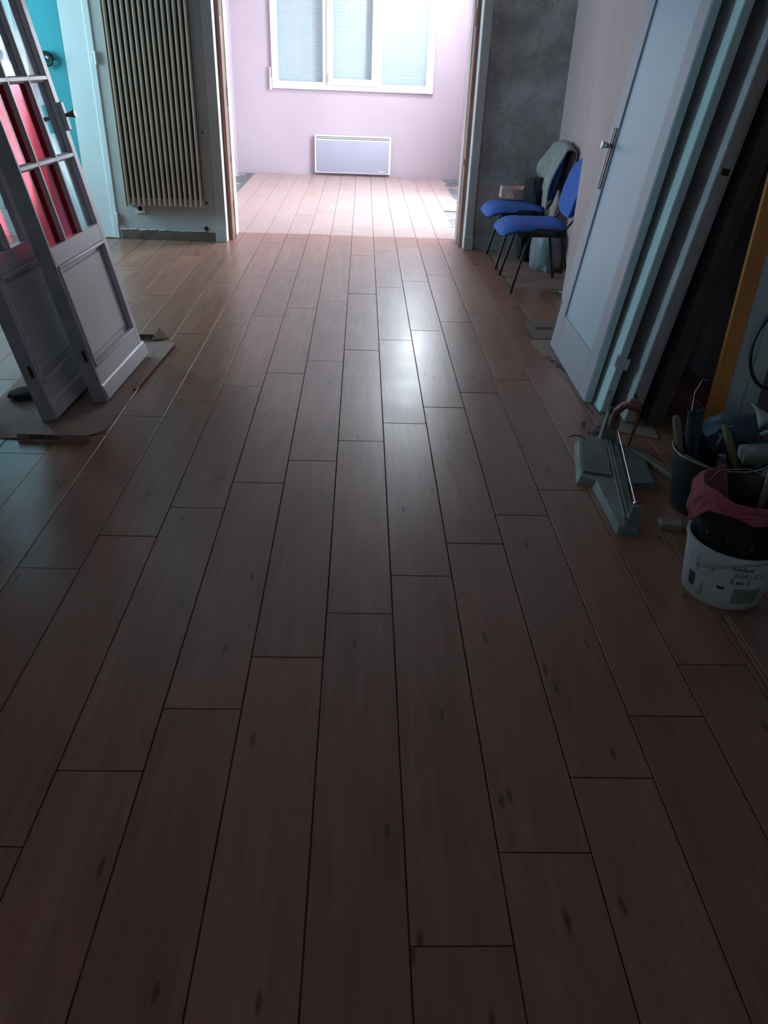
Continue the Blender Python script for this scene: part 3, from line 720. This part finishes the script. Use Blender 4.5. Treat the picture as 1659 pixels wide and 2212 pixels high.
c2 = make_chair('farther blue padded chair, grey fleece over its back, by the plaster wall', 6.56)
del c1['group']; del c2['group']

# grey fleece over the far chair's back
def fleece(u, v):
    # u: front hem -> over the top -> rear hem ; v along Y
    y = 6.27 + 0.56*v
    L = u
    if L < 0.52:
        k = L/0.52
        hem = 0.475 if v < 0.38 else 0.475 + min(0.17, (v-0.38)*0.9)
        z = hem + (0.885-hem)*k; x = 1.535 + (z-0.50)*0.255 - 0.045*math.sin(k*math.pi)*(0.7+0.5*math.sin(v*9)) - 0.012
    elif L < 0.66:
        k = (L-0.52)/0.14; a = k*math.pi
        x = 1.622 + 0.012 + 0.042*(1-math.cos(a)) - 0.012; z = 0.885 + 0.035*math.sin(a)
    else:
        k = (L-0.66)/0.34; z = 0.885 - 0.30*k; x = 1.704 - 0.06*k
    n = noise.noise(Vector((u*5, v*6, 3.3)))
    n2 = noise.noise(Vector((u*14, v*15, 7.3)))
    side = 0.0
    if v < 0.12: x += 0.0; z -= 0.02*(1-v/0.12)
    return (min(x + 0.022*n + 0.008*n2, 1.708), y + 0.015*n2, z + 0.012*n - 0.10*max(0, v-0.75))
fl = MB().grid(fleece, 46, 34).build('grey_fleece', M['greycloth'], None, True)
solidify(fl, 0.012, 0)
tag(fl, 'crumpled grey fleece jacket hung over the back of the farther blue chair', 'jacket')

def lump(name, m, c, size, rot=0.0, amp=0.25, fr=2.2, seed=0, flat=True, sub=3, sq=0.6):
    b = MB(); bmesh.ops.create_icosphere(b.bm, subdivisions=sub, radius=1.0)
    for v in b.bm.verts:
        p = v.co.copy()
        q = Vector([math.copysign(abs(t)**sq, t) for t in p])
        k = 1 + amp*noise.noise(p*fr + Vector((seed, seed*1.7, 0))) + amp*0.45*noise.noise(p*fr*2.7 + Vector((seed, 0, seed)))
        q *= k
        v.co = Vector((q.x*size[0]/2, q.y*size[1]/2, q.z*size[2]/2))
    zmin = min(v.co.z for v in b.bm.verts)
    if flat:
        for v in b.bm.verts: v.co.z = max(v.co.z, zmin + size[2]*0.10)
        zmin += size[2]*0.10
    for v in b.bm.verts: v.co.z -= zmin
    bmesh.ops.rotate(b.bm, verts=b.bm.verts[:], cent=(0, 0, 0), matrix=Matrix.Rotation(rot, 3, 'Z'))
    return b.build(name, m, None, True, c)
o = lump('black_trousers', M['blackcloth'], (1.475, 6.52, 0.478), (0.13, 0.24, 0.20), 0.2, 0.22, 2.0, 4)
tag(o, 'black folded garment standing on the far blue chair below the fleece', 'clothing')
pk = MB()
pts = [(0, 0), (0.10, -0.02), (0.20, 0.0), (0.21, 0.07), (0.10, 0.09), (-0.01, 0.08)]
pk.hull([(x, y, 0.0) for x, y in pts], [(x*0.9+0.006+random.uniform(-.012, .012), y*0.8+0.008, 0.075+random.uniform(-.018, .012)) for x, y in pts])
bmesh.ops.subdivide_edges(pk.bm, edges=pk.bm.edges[:], cuts=2, use_grid_fill=True)
for v in pk.bm.verts: v.co += Vector([0.006*noise.noise(v.co*30+Vector((k*9, 0, 0))) for k in range(3)])
pkt = pk.build('paper_packet', M['packet'], None, False, (1.22, 6.62, 0.492))
tag(pkt, 'small crumpled pink and white packet on the far blue seat', 'packet')
o = lump('plastic_sack', M['sack'], (1.585, 6.36, -0.005), (0.20, 0.30, 0.40), 0.25, 0.24, 1.7, 2, sq=0.7)
tag(o, 'blue grey plastic sack standing on the floor behind the chair legs', 'sack')
o = lump('black_bag', M['blackcloth'], (1.46, 6.66, -0.005), (0.12, 0.16, 0.36), 0.1, 0.25, 2.0, 9, sq=0.7)
tag(o, 'black bag hanging to the floor beneath the farther chair', 'bag')

# ================================================================== CARDBOARD
def text_mesh(txt, size, name='lettering'):
    cu = bpy.data.curves.new('txt', 'FONT'); cu.body = txt; cu.size = size; cu.align_x = 'CENTER'; cu.align_y = 'CENTER'; cu.resolution_u = 3
    cu.offset = size*0.018
    ob = bpy.data.objects.new('txt', cu); COL.objects.link(ob)
    bpy.context.view_layer.update()
    dg = bpy.context.evaluated_depsgraph_get()
    me = bpy.data.meshes.new_from_object(ob.evaluated_get(dg)); me.name = name
    bpy.data.objects.remove(ob); return me
def put_text(txt, size, m, parent, loc, rot, sx=1.0):
    me = text_mesh(txt, size); me.materials.clear(); me.materials.append(m)
    o = bpy.data.objects.new('lettering', me); COL.objects.link(o); o.parent = parent
    o.location = loc; o.rotation_euler = rot; o.scale = (sx, 1, 1); return o
def sheet(name, poly, z, curl, m, seed, parent=None, loc=(0, 0, 0)):
    b = MB(); vs = [b.bm.verts.new((x, y, 0)) for x, y in poly]; b.bm.faces.new(vs)
    bmesh.ops.triangulate(b.bm, faces=b.bm.faces[:])
    bmesh.ops.subdivide_edges(b.bm, edges=b.bm.edges[:], cuts=7, use_grid_fill=True)
    for v in b.bm.verts: v.co.z = z + curl*max(0, noise.noise(Vector((v.co.x*7+seed, v.co.y*4, seed))) + 0.12)
    o = b.build(name, m, parent, False, loc); solidify(o, 0.003, 1); return o
cl = tag(empty('cardboard_sheet', (-1.2, 3.5, 0.0)), 'torn flattened cardboard under the leaning glazed doors', 'cardboard')
sheet('torn_sheet', [(-0.40, -0.50), (-0.22, -0.54), (0.062, -0.54), (0.075, -0.50), (0.10, -0.515), (0.155, -0.475), (0.185, -0.42), (0.20, -0.12), (0.19, 0.03), (0.215, 0.40), (0.24, 0.73), (0.15, 0.80), (-0.02, 0.84), (-0.40, 0.80)], 0.001, 0.010, M['card'], 3.0, cl)
sheet('long_flap', [(0.192, 0.03), (0.205, 0.02), (0.245, 0.72), (0.16, 0.64)], 0.010, 0.006, M['card'], 9.0, cl)
MB().obox((0.0, -0.552, 0.016), (0.30, 0.004, 0.030), Matrix.Rotation(R(-8), 3, 'X'), 0.001).build('front_flap', M['cardgrey'], cl)
put_text('Vertens', 0.038, M['ink'], cl, (-0.035, -0.5555, 0.015), (R(82), R(180), 0))
MB().obox((0.025, 0.80, 0.020), (0.16, 0.004, 0.036), Matrix.Rotation(R(35), 3, 'X'), 0.001).build('rear_flap', M['cardgrey'], cl)
MB().hull([(0.10, 0.76, 0.012), (0.19, 0.79, 0.012), (0.13, 0.86, 0.012)], [(0.10, 0.76, 0.015), (0.19, 0.79, 0.015), (0.125, 0.865, 0.055)]).build('lifted_corner', M['card'], cl)
cr = tag(empty('cardboard_sheet', (1.2, 3.9, 0.0)), 'printed cardboard sheet under the lilac door on the right', 'cardboard')
sheet('flat_sheet', [(0.055, -0.72), (0.25, -0.80), (0.30, -0.40), (0.28, 0.60), (-0.05, 0.60), (-0.085, 0.53), (-0.07, 0.40)], 0.001, 0.004, M['card'], 6.0, cr)
fp = MB().obox((0.055, 0.70, 0.030), (0.24, 0.22, 0.003), Matrix.Rotation(R(12), 3, 'X') @ Matrix.Rotation(R(3), 3, 'Z')).build('folded_flap', M['cardgrey'], cr)
put_text('Vertens', 0.062, M['ink'], cr, (0.075, 0.71, 0.0345), (R(-12), 0, R(183)))
for x, y, sx, sy, rz_ in ((-0.045, 0.26, 0.045, 0.012, 0), (-0.028, 0.20, 0.03, 0.03, -8), (-0.010, 0.125, 0.022, 0.065, -12), (0.012, 0.06, 0.028, 0.05, 10), (0.100, -0.38, 0.045, 0.035, 0)):
    MB().obox((x, y, 0.0085), (sx, sy, 0.0008), Matrix.Rotation(R(rz_), 3, 'Z')).build('printed_mark', M['inkpurple'], cr)
for q, (x, y) in zip('MEI', ((0.045, -0.06), (0.062, -0.16), (0.082, -0.26))):
    put_text(q, 0.07, M['inkpurple'], cr, (x, y, 0.0090), (0, 0, R(80)))

# ================================================================== TILE CUTTER
tc = tag(empty('tile_cutter', (1.065, 2.28, 0.0), (0, 0, R(-10))), 'manual tile cutter, grey base with steel rod and dark red lever handle', 'tool')
MB().hull([(-0.045, 0.0, 0), (0.030, 0.0, 0), (0.035, 0.80, 0), (-0.15, 0.73, 0), (-0.165, 0.355, 0), (-0.105, 0.34, 0)],
          [(-0.038, 0.012, 0.030), (0.026, 0.012, 0.030), (0.030, 0.79, 0.034), (-0.135, 0.72, 0.034), (-0.150, 0.37, 0.034), (-0.092, 0.345, 0.032)]).build('base', M['cutter'], tc)
MB().hull([(-0.142, 0.40, 0.034), (-0.030, 0.39, 0.034), (-0.022, 0.72, 0.034), (-0.130, 0.715, 0.034)], [(-0.140, 0.40, 0.041), (-0.032, 0.39, 0.041), (-0.024, 0.72, 0.041), (-0.128, 0.715, 0.041)]).build('rubber_pad', M['rubbershade'], tc)
MB().hull([(0.032, 0.36, 0), (0.150, 0.38, 0), (0.140, 0.72, 0), (0.032, 0.74, 0)], [(0.032, 0.36, 0.026), (0.140, 0.39, 0.024), (0.130, 0.71, 0.024), (0.032, 0.73, 0.026)]).build('shaded_wing', M['rubbershade'], tc)  # shade on this side of the base is put into its dark colour
for x in (-0.016, -0.002): MB().box(x-0.003, x+0.003, 0.06, 0.76, 0.032, 0.040, 0.001).build('breaking_rib', M['cutter'], tc)
MB().hull([(-0.030, -0.004, 0.0), (0.034, -0.004, 0.0), (0.036, 0.035, 0.0), (-0.010, 0.06, 0.0)], [(0.004, 0.055, 0.088), (0.034, 0.055, 0.088), (0.036, 0.075, 0.088), (0.004, 0.080, 0.088)]).build('front_post', M['rubbershade'], tc)
MB().tube([(0.018, 0.066, 0.082), (0.012, 0.775, 0.118)], 0.0040, 10).build('guide_rod', M['steel'], tc, True)
MB().lathe([(0.011, 0.0), (0.011, 0.012)], (0.018, 0.082, 0.082), 12, 'Y').build('rod_nut', M['steel'], tc)
MB().hull([(-0.045, 0.745, 0.0), (0.025, 0.745, 0.0), (0.025, 0.80, 0.0), (-0.045, 0.80, 0.0)], [(-0.028, 0.752, 0.155), (0.020, 0.752, 0.155), (0.020, 0.79, 0.155), (-0.028, 0.79, 0.155)]).build('rear_post', M['cutter'], tc)
MB().obox((0.0, 0.745, 0.125), (0.045, 0.06, 0.05), None, 0.006).build('carriage', M['rubbershade'], tc)
lv = MB().tube([(0.006, 0.735, 0.120), (-0.006, 0.715, 0.150), (-0.004, 0.695, 0.190), (0.016, 0.68, 0.222), (0.046, 0.672, 0.236)], [0.013, 0.015, 0.017, 0.017, 0.015], 10).build('lever', M['redhandle'], tc, True)
MB().tube([(0.036, 0.672, 0.234), (0.075, 0.665, 0.232)], [0.024, 0.026], 16).build('lever_grip', M['redhandle'], lv, True)
MB().tube([(0.072, 0.668, 0.226), (0.088, 0.69, 0.17), (0.082, 0.70, 0.10), (0.07, 0.70, 0.03)], [0.008, 0.008, 0.007, 0.007], 8).build('spring_arm', M['redhandle'], tc, True)
MB().lathe([(0.015, 0.0), (0.017, 0.004), (0.017, 0.020), (0.013, 0.024)], (-0.010, 0.765, 0.155), 14).build('adjusting_knob', M['black'], tc)
MB().tube([(-0.145+0.035*math.cos(a), 0.70+0.035*math.sin(a), 0.043) for a in [R(20+14*k) for k in range(11)]], 0.003, 6).build('wire_clip', M['dark'], tc)

# ================================================================== BUCKETS, RAG, TOOLS
wb = tag(empty('filler_bucket', (1.27, 1.97, 0.0)), 'white plastic filler bucket with printed label at the right edge', 'bucket')
BR0, BR1, BH = 0.121, 0.143, 0.205
brad = lambda z: BR0 + (BR1-BR0)*z/BH
MB().lathe([(BR0-0.006, 0.0), (BR0, 0.006), (brad(0.1), 0.1), (BR1, BH-0.012), (BR1+0.004, BH-0.010), (BR1+0.004, BH), (BR1-0.004, BH), (brad(0.02)-0.005, 0.02)], (0, 0, 0), 56).build('bucket_shell', M['bucket'], wb, True)
def wrap(o, ang, z, tilt=0.0):
    for v in o.data.vertices:
        a = ang + v.co.x/brad(z); zz = z + v.co.y; r = brad(zz) + 0.0012
        v.co = (r*math.cos(a), r*math.sin(a), zz)
def label(txt, size, m, deg, z):
    me = text_mesh(txt, size); me.materials.clear(); me.materials.append(m)
    b = bmesh.new(); b.from_mesh(me); bmesh.ops.subdivide_edges(b, edges=[e for e in b.edges if e.calc_length() > 0.012], cuts=2); b.to_mesh(me); b.free()
    o = bpy.data.objects.new('lettering', me); COL.objects.link(o); o.parent = wb; wrap(o, R(deg), z)
def patch(name, wd, hh, m, deg, z):
    b = MB().grid(lambda u, v: ((u-0.5)*wd, (v-0.5)*hh, 0), max(2, int(wd/0.006)+2), 3)
    o = b.build(name, m, wb); wrap(o, R(deg), z)
FACE = 265
label('Enduit', 0.024, M['ink'], FACE-6, 0.168)
label('AIRLESS', 0.030, M['green'], FACE+6, 0.142)
label('3 en 1', 0.024, M['ink'], FACE-5, 0.117)
label('A', 0.022, M['ink'], FACE-62, 0.128)
label('V', 0.014, M['ink'], FACE-62, 0.112)
label('CE', 0.012, M['ink'], FACE-42, 0.140)
patch('green_patch', 0.085, 0.060, M['green'], FACE+10, 0.062)
patch('black_badge', 0.022, 0.010, M['ink'], FACE-26, 0.085)
for k in range(3): patch('print_line', 0.05, 0.0022, M['ink'], FACE+10, 0.075-0.012*k)
for k in range(9): patch('barcode_bar', 0.0012 + 0.001*(k % 3), 0.05, M['ink'], FACE-75+1.35*k, 0.070)
for k in range(3): patch('side_print', 0.0012, 0.05, M['ink'], FACE-52+1.6*k, 0.055)
lug = MB(); lug.tube([(0, 0, 0), (-0.020, -0.012, 0)], 0.012, 12); lug.build('handle_lug', M['bucket'], wb, True, (-0.136, -0.06, 0.165))
MB().tube([(-0.152, -0.068, 0.163), (-0.145, -0.09, 0.150), (-0.10, -0.125, 0.165), (-0.03, -0.155, 0.195), (0.04, -0.158, 0.205), (0.11, -0.13, 0.195), (0.155, -0.06, 0.165)], 0.0022, 6).build('wire_handle', M['steel'], wb, True)
bb = tag(empty('black_bucket', (1.275, 1.98, 0.09)), 'black plastic bucket stacked inside the white filler bucket', 'bucket')
MB().lathe([(0.100, 0.0), (0.106, 0.004), (0.118, 0.10), (0.137, 0.245), (0.143, 0.246), (0.143, 0.258), (0.134, 0.258), (0.130, 0.24), (0.098, 0.03)], (0, 0, 0), 48).build('bucket_shell', M['black'], bb, True)
for a, z, s in ((200, 0.15, .006), (230, 0.16, .004), (262, 0.14, .006), (285, 0.15, .004), (300, .16, .009)):
    rr = 0.1065+0.031*(z)/0.245+0.004
    MB().obox((rr*math.cos(R(a)), rr*math.sin(R(a)), z), (s, 0.003, s*1.7), Matrix.Rotation(R(a-90), 3, 'Z'), 0.001).build('filler_splash', M['rubble'], bb)
MB().tube([(-0.13, 0.04, 0.262), (-0.05, 0.120, 0.275), (0.05, 0.135, 0.272), (0.14, 0.05, 0.262)], 0.0022, 6).build('wire_handle', M['steel'], bb, True)
MB().tube([(0.03, -0.03, 0.08), (0.10, 0.09, 0.30), (0.14, 0.15, 0.40)], [0.012, 0.012, 0.013], 10).build('stirring_stick', M['toolwood'], bb, True)
def rag(u, v):
    a = R(100 + 195*u)
    # v: 0 hem outside, 1 inside the bucket
    out = 0.150; n = noise.noise(Vector((u*7, v*3, 1.5))); n2 = noise.noise(Vector((u*17, v*6, 4.1)))
    drop = 0.016 + 0.008*n
    if 0.14 < u < 0.56: drop += 0.100*math.sin((u-0.14)/0.42*math.pi)**1.5
    if v < 0.45:
        k = v/0.45; z = 0.352 - drop*(1-k)**1.2; r = out + 0.028*(1-k)*0.6 + 0.018*n + 0.010*n2
    elif v < 0.62:
        k = (v-0.45)/0.17; z = 0.352 + 0.022*math.sin(k*math.pi) + 0.010*n; r = out - 0.024*k + 0.006*n
    else:
        k = (v-0.62)/0.38; z = 0.352 - 0.075*k + 0.018*n; r = 0.126 - 0.045*k + 0.012*n
    z += 0.020*math.sin(u*23 + v*4)*0.5*(0.5+0.5*n)
    return (1.275 + r*math.cos(a), 1.98 + r*math.sin(a), z)
rg = MB().grid(rag, 90, 26).build('red_rag', M['redcloth'], None, True); solidify(rg, 0.005, 0)
tag(rg, 'dark red rag draped over the rim of the black bucket', 'cloth')

tb = tag(empty('tool_bucket', (1.425, 2.50, 0.0)), 'dark wide bucket full of tools behind the white filler bucket', 'bucket')
MB().lathe([(0.125, 0.0), (0.13, 0.004), (0.160, 0.225), (0.166, 0.226), (0.166, 0.236), (0.157, 0.236), (0.126, 0.02)], (0, 0, 0), 48).build('bucket_shell', M['black'], tb, True)
MB().tube([(0.168*math.cos(a), 0.168*math.sin(a), 0.238) for a in [R(150+6*k) for k in range(28)]], 0.0022, 6).build('wire_rim', M['steel'], tb, True)
MB().tube([(0.145*math.cos(a), 0.145*math.sin(a), 0.205) for a in [R(165+6*k) for k in range(18)]], [0.010]*18, 6).build('plaster_crust', M['sponge'], tb, True)
def tool(name, label, cat, parts, loc):
    t = tag(empty(name, loc), label, cat)
    for nm, pts, rad_, m, n in parts: MB().tube(pts, rad_, n).build(nm, M[m], t, True)
    return t
tool('hammer', 'grey wooden hammer handle leaning out on the left of the tool bucket', 'tool',
     [('handle', [(0.02, -0.02, 0.0), (-0.03, 0.02, 0.10), (-0.055, 0.05, 0.205), (-0.06, 0.055, 0.222)], [0.012, 0.013, 0.016, 0.010], 'toolwood', 10), ('head', [(-0.02, -0.045, -0.02), (0.07, -0.015, -0.02)], [0.016, 0.016], 'dark', 8)], (1.32, 2.52, 0.12))
tool('pincers', 'pair of dark blue gripped pincers standing in the tool bucket', 'tool',
     [('grip', [(0.0, 0.0, 0.06), (-0.012, 0.02, 0.13), (-0.022, 0.035, 0.235)], [0.010, 0.013, 0.013], 'bluetool', 10), ('grip', [(0.02, 0.0, 0.06), (0.020, 0.02, 0.13), (0.012, 0.035, 0.240)], [0.010, 0.013, 0.013], 'bluetool', 10),
      ('jaws', [(0.01, 0.0, 0.065), (0.012, -0.005, 0.0)], [0.012, 0.018], 'dark', 8), ('wire_loop', [(-0.022, 0.035, 0.236), (-0.02, 0.05, 0.30), (0.01, 0.08, 0.34), (0.04, 0.10, 0.33)], [0.0015]*4, 'steel', 5)], (1.345, 2.56, 0.12))
tool('paint_brush', 'ochre wooden brush handle slanting out of the tool bucket below the orange plank', 'tool',
     [('handle', [(0.02, -0.07, 0.03), (0.0, -0.02, 0.09), (-0.02, 0.05, 0.17)], [0.013, 0.016, 0.012], 'brushwood', 10), ('ferrule', [(0.02, -0.07, 0.03), (0.027, -0.088, 0.01)], [0.014, 0.016], 'steel', 10)], (1.475, 2.53, 0.14))
tool('scraper', 'narrow grey scraper blade standing inside the tool bucket', 'tool',
     [('blade', [(0.0, 0.0, 0.0), (-0.012, 0.012, 0.10)], [0.020, 0.016], 'steel', 4), ('handle', [(0.0, 0.0, 0.0), (0.010, -0.01, -0.06)], [0.010, 0.010], 'toolwood', 8)], (1.405, 2.41, 0.16))
tr = tag(empty('filling_knife', (1.325, 2.47, 0.2), (R(8), R(12), R(-42))), 'plaster crusted filling knife lying across the rim of the tool bucket', 'tool')
MB().box(-0.05, 0.05, -0.02, 0.02, 0.0, 0.006, 0.002).build('blade', M['sponge'], tr)
MB().tube([(0.05, 0, 0.003), (0.10, 0, 0.006)], 0.008, 8).build('handle', M['bluetool'], tr, True)
sp = MB().obox((0, 0, 0.022), (0.125, 0.075, 0.044), None, 0.010, 2).build('sponge_float', M['sponge'], None, True, (1.535, 2.44, 0.238))
sp.rotation_euler = (R(10), R(-6), R(-6))
tag(sp, 'grey rectangular sponge lying on top of the tool bucket', 'sponge')
o = lump('slate_rag', M['bluerag'], (1.54, 2.67, 0.16), (0.22, 0.14, 0.13), 0.3, 0.32, 2.4, 6, flat=False)
tag(o, 'slate blue crumpled rag piled behind the grey sponge', 'cloth')
ps = MB().grid(lambda u, v: (1.60+0.14*u, 2.60+0.10*v+0.03*u, 0.285+0.035*math.sin(u*4+v*2)+0.03*v), 10, 8).build('paper_scrap', M['paperscrap'], None, True); solidify(ps, 0.003, 0)
tag(ps, 'crumpled pale scrap of paper at the right edge above the slate rag', 'paper')
ps2 = MB().grid(lambda u, v: (1.585+0.12*u, 2.47+0.09*v, 0.30+0.02*math.sin(u*3+v*4)-0.03*u), 9, 7).build('paper_scrap', M['paperscrap'], None, True); solidify(ps2, 0.003, 0)
tag(ps2, 'pale torn scrap of paper lower down, right of the grey sponge', 'paper')
tm = tag(empty('wooden_batten', (1.345, 2.80, 0.0), (0, 0, R(22))), 'dark wooden batten lying on the floor between tile cutter and tool bucket', 'batten')
MB().box(-0.02, 0.02, -0.16, 0.18, 0.0, 0.028, 0.003).build('batten_body', M['toolwood'], tm)
ct = MB().obox((0, 0, 0.012), (0.075, 0.055, 0.024), Matrix.Rotation(R(-12), 3, 'Z'), 0.002).build('cardboard_scrap', M['cardgrey'], None, False, (1.235, 2.345, 0.0))
tag(ct, 'small grey cardboard scrap on the floor under the hanging rag', 'cardboard')

# spare planks at the bottom right
for z, x, y, rzz, lab in ((0.0005, 1.312, 1.22, -0.6, 'lower spare wood look plank tile lying on the floor at the bottom right'), (0.0112, 1.322, 1.205, 0.2, 'upper spare wood look plank tile lying on another at the bottom right')):
    o = bpy.data.objects.new('spare_plank', tile_mesh(0.197, 1.197)); COL.objects.link(o); o.location = (x, y, z + 0.010); o.rotation_euler = (0, 0, R(rzz))
    tag(o, lab, 'tile')

# lumps at the left edge, rubble by the right doors
o = lump('black_lump', M['blackcloth'], (-1.47, 3.40, 0.008), (0.16, 0.10, 0.045), 0.7, 0.25, 2.0, 3)
tag(o, 'flat black rag on the floor at the left edge behind the doors', 'cloth')
rb = []
for k in range(7):
    x, y = 1.165 + random.uniform(-.05, .06), 3.18 + random.uniform(-.06, .07)
    o = lump('plaster_crumb', M['rubble'], (x, y, 0.002), (random.uniform(.012, .03), random.uniform(.01, .02), random.uniform(.008, .016)), random.uniform(0, 3), 0.3, 2, k, sub=1)
    tag(o, 'small grey plaster crumb on the floor behind the tile cutter', 'rubble', 'plaster crumbs behind the tile cutter')
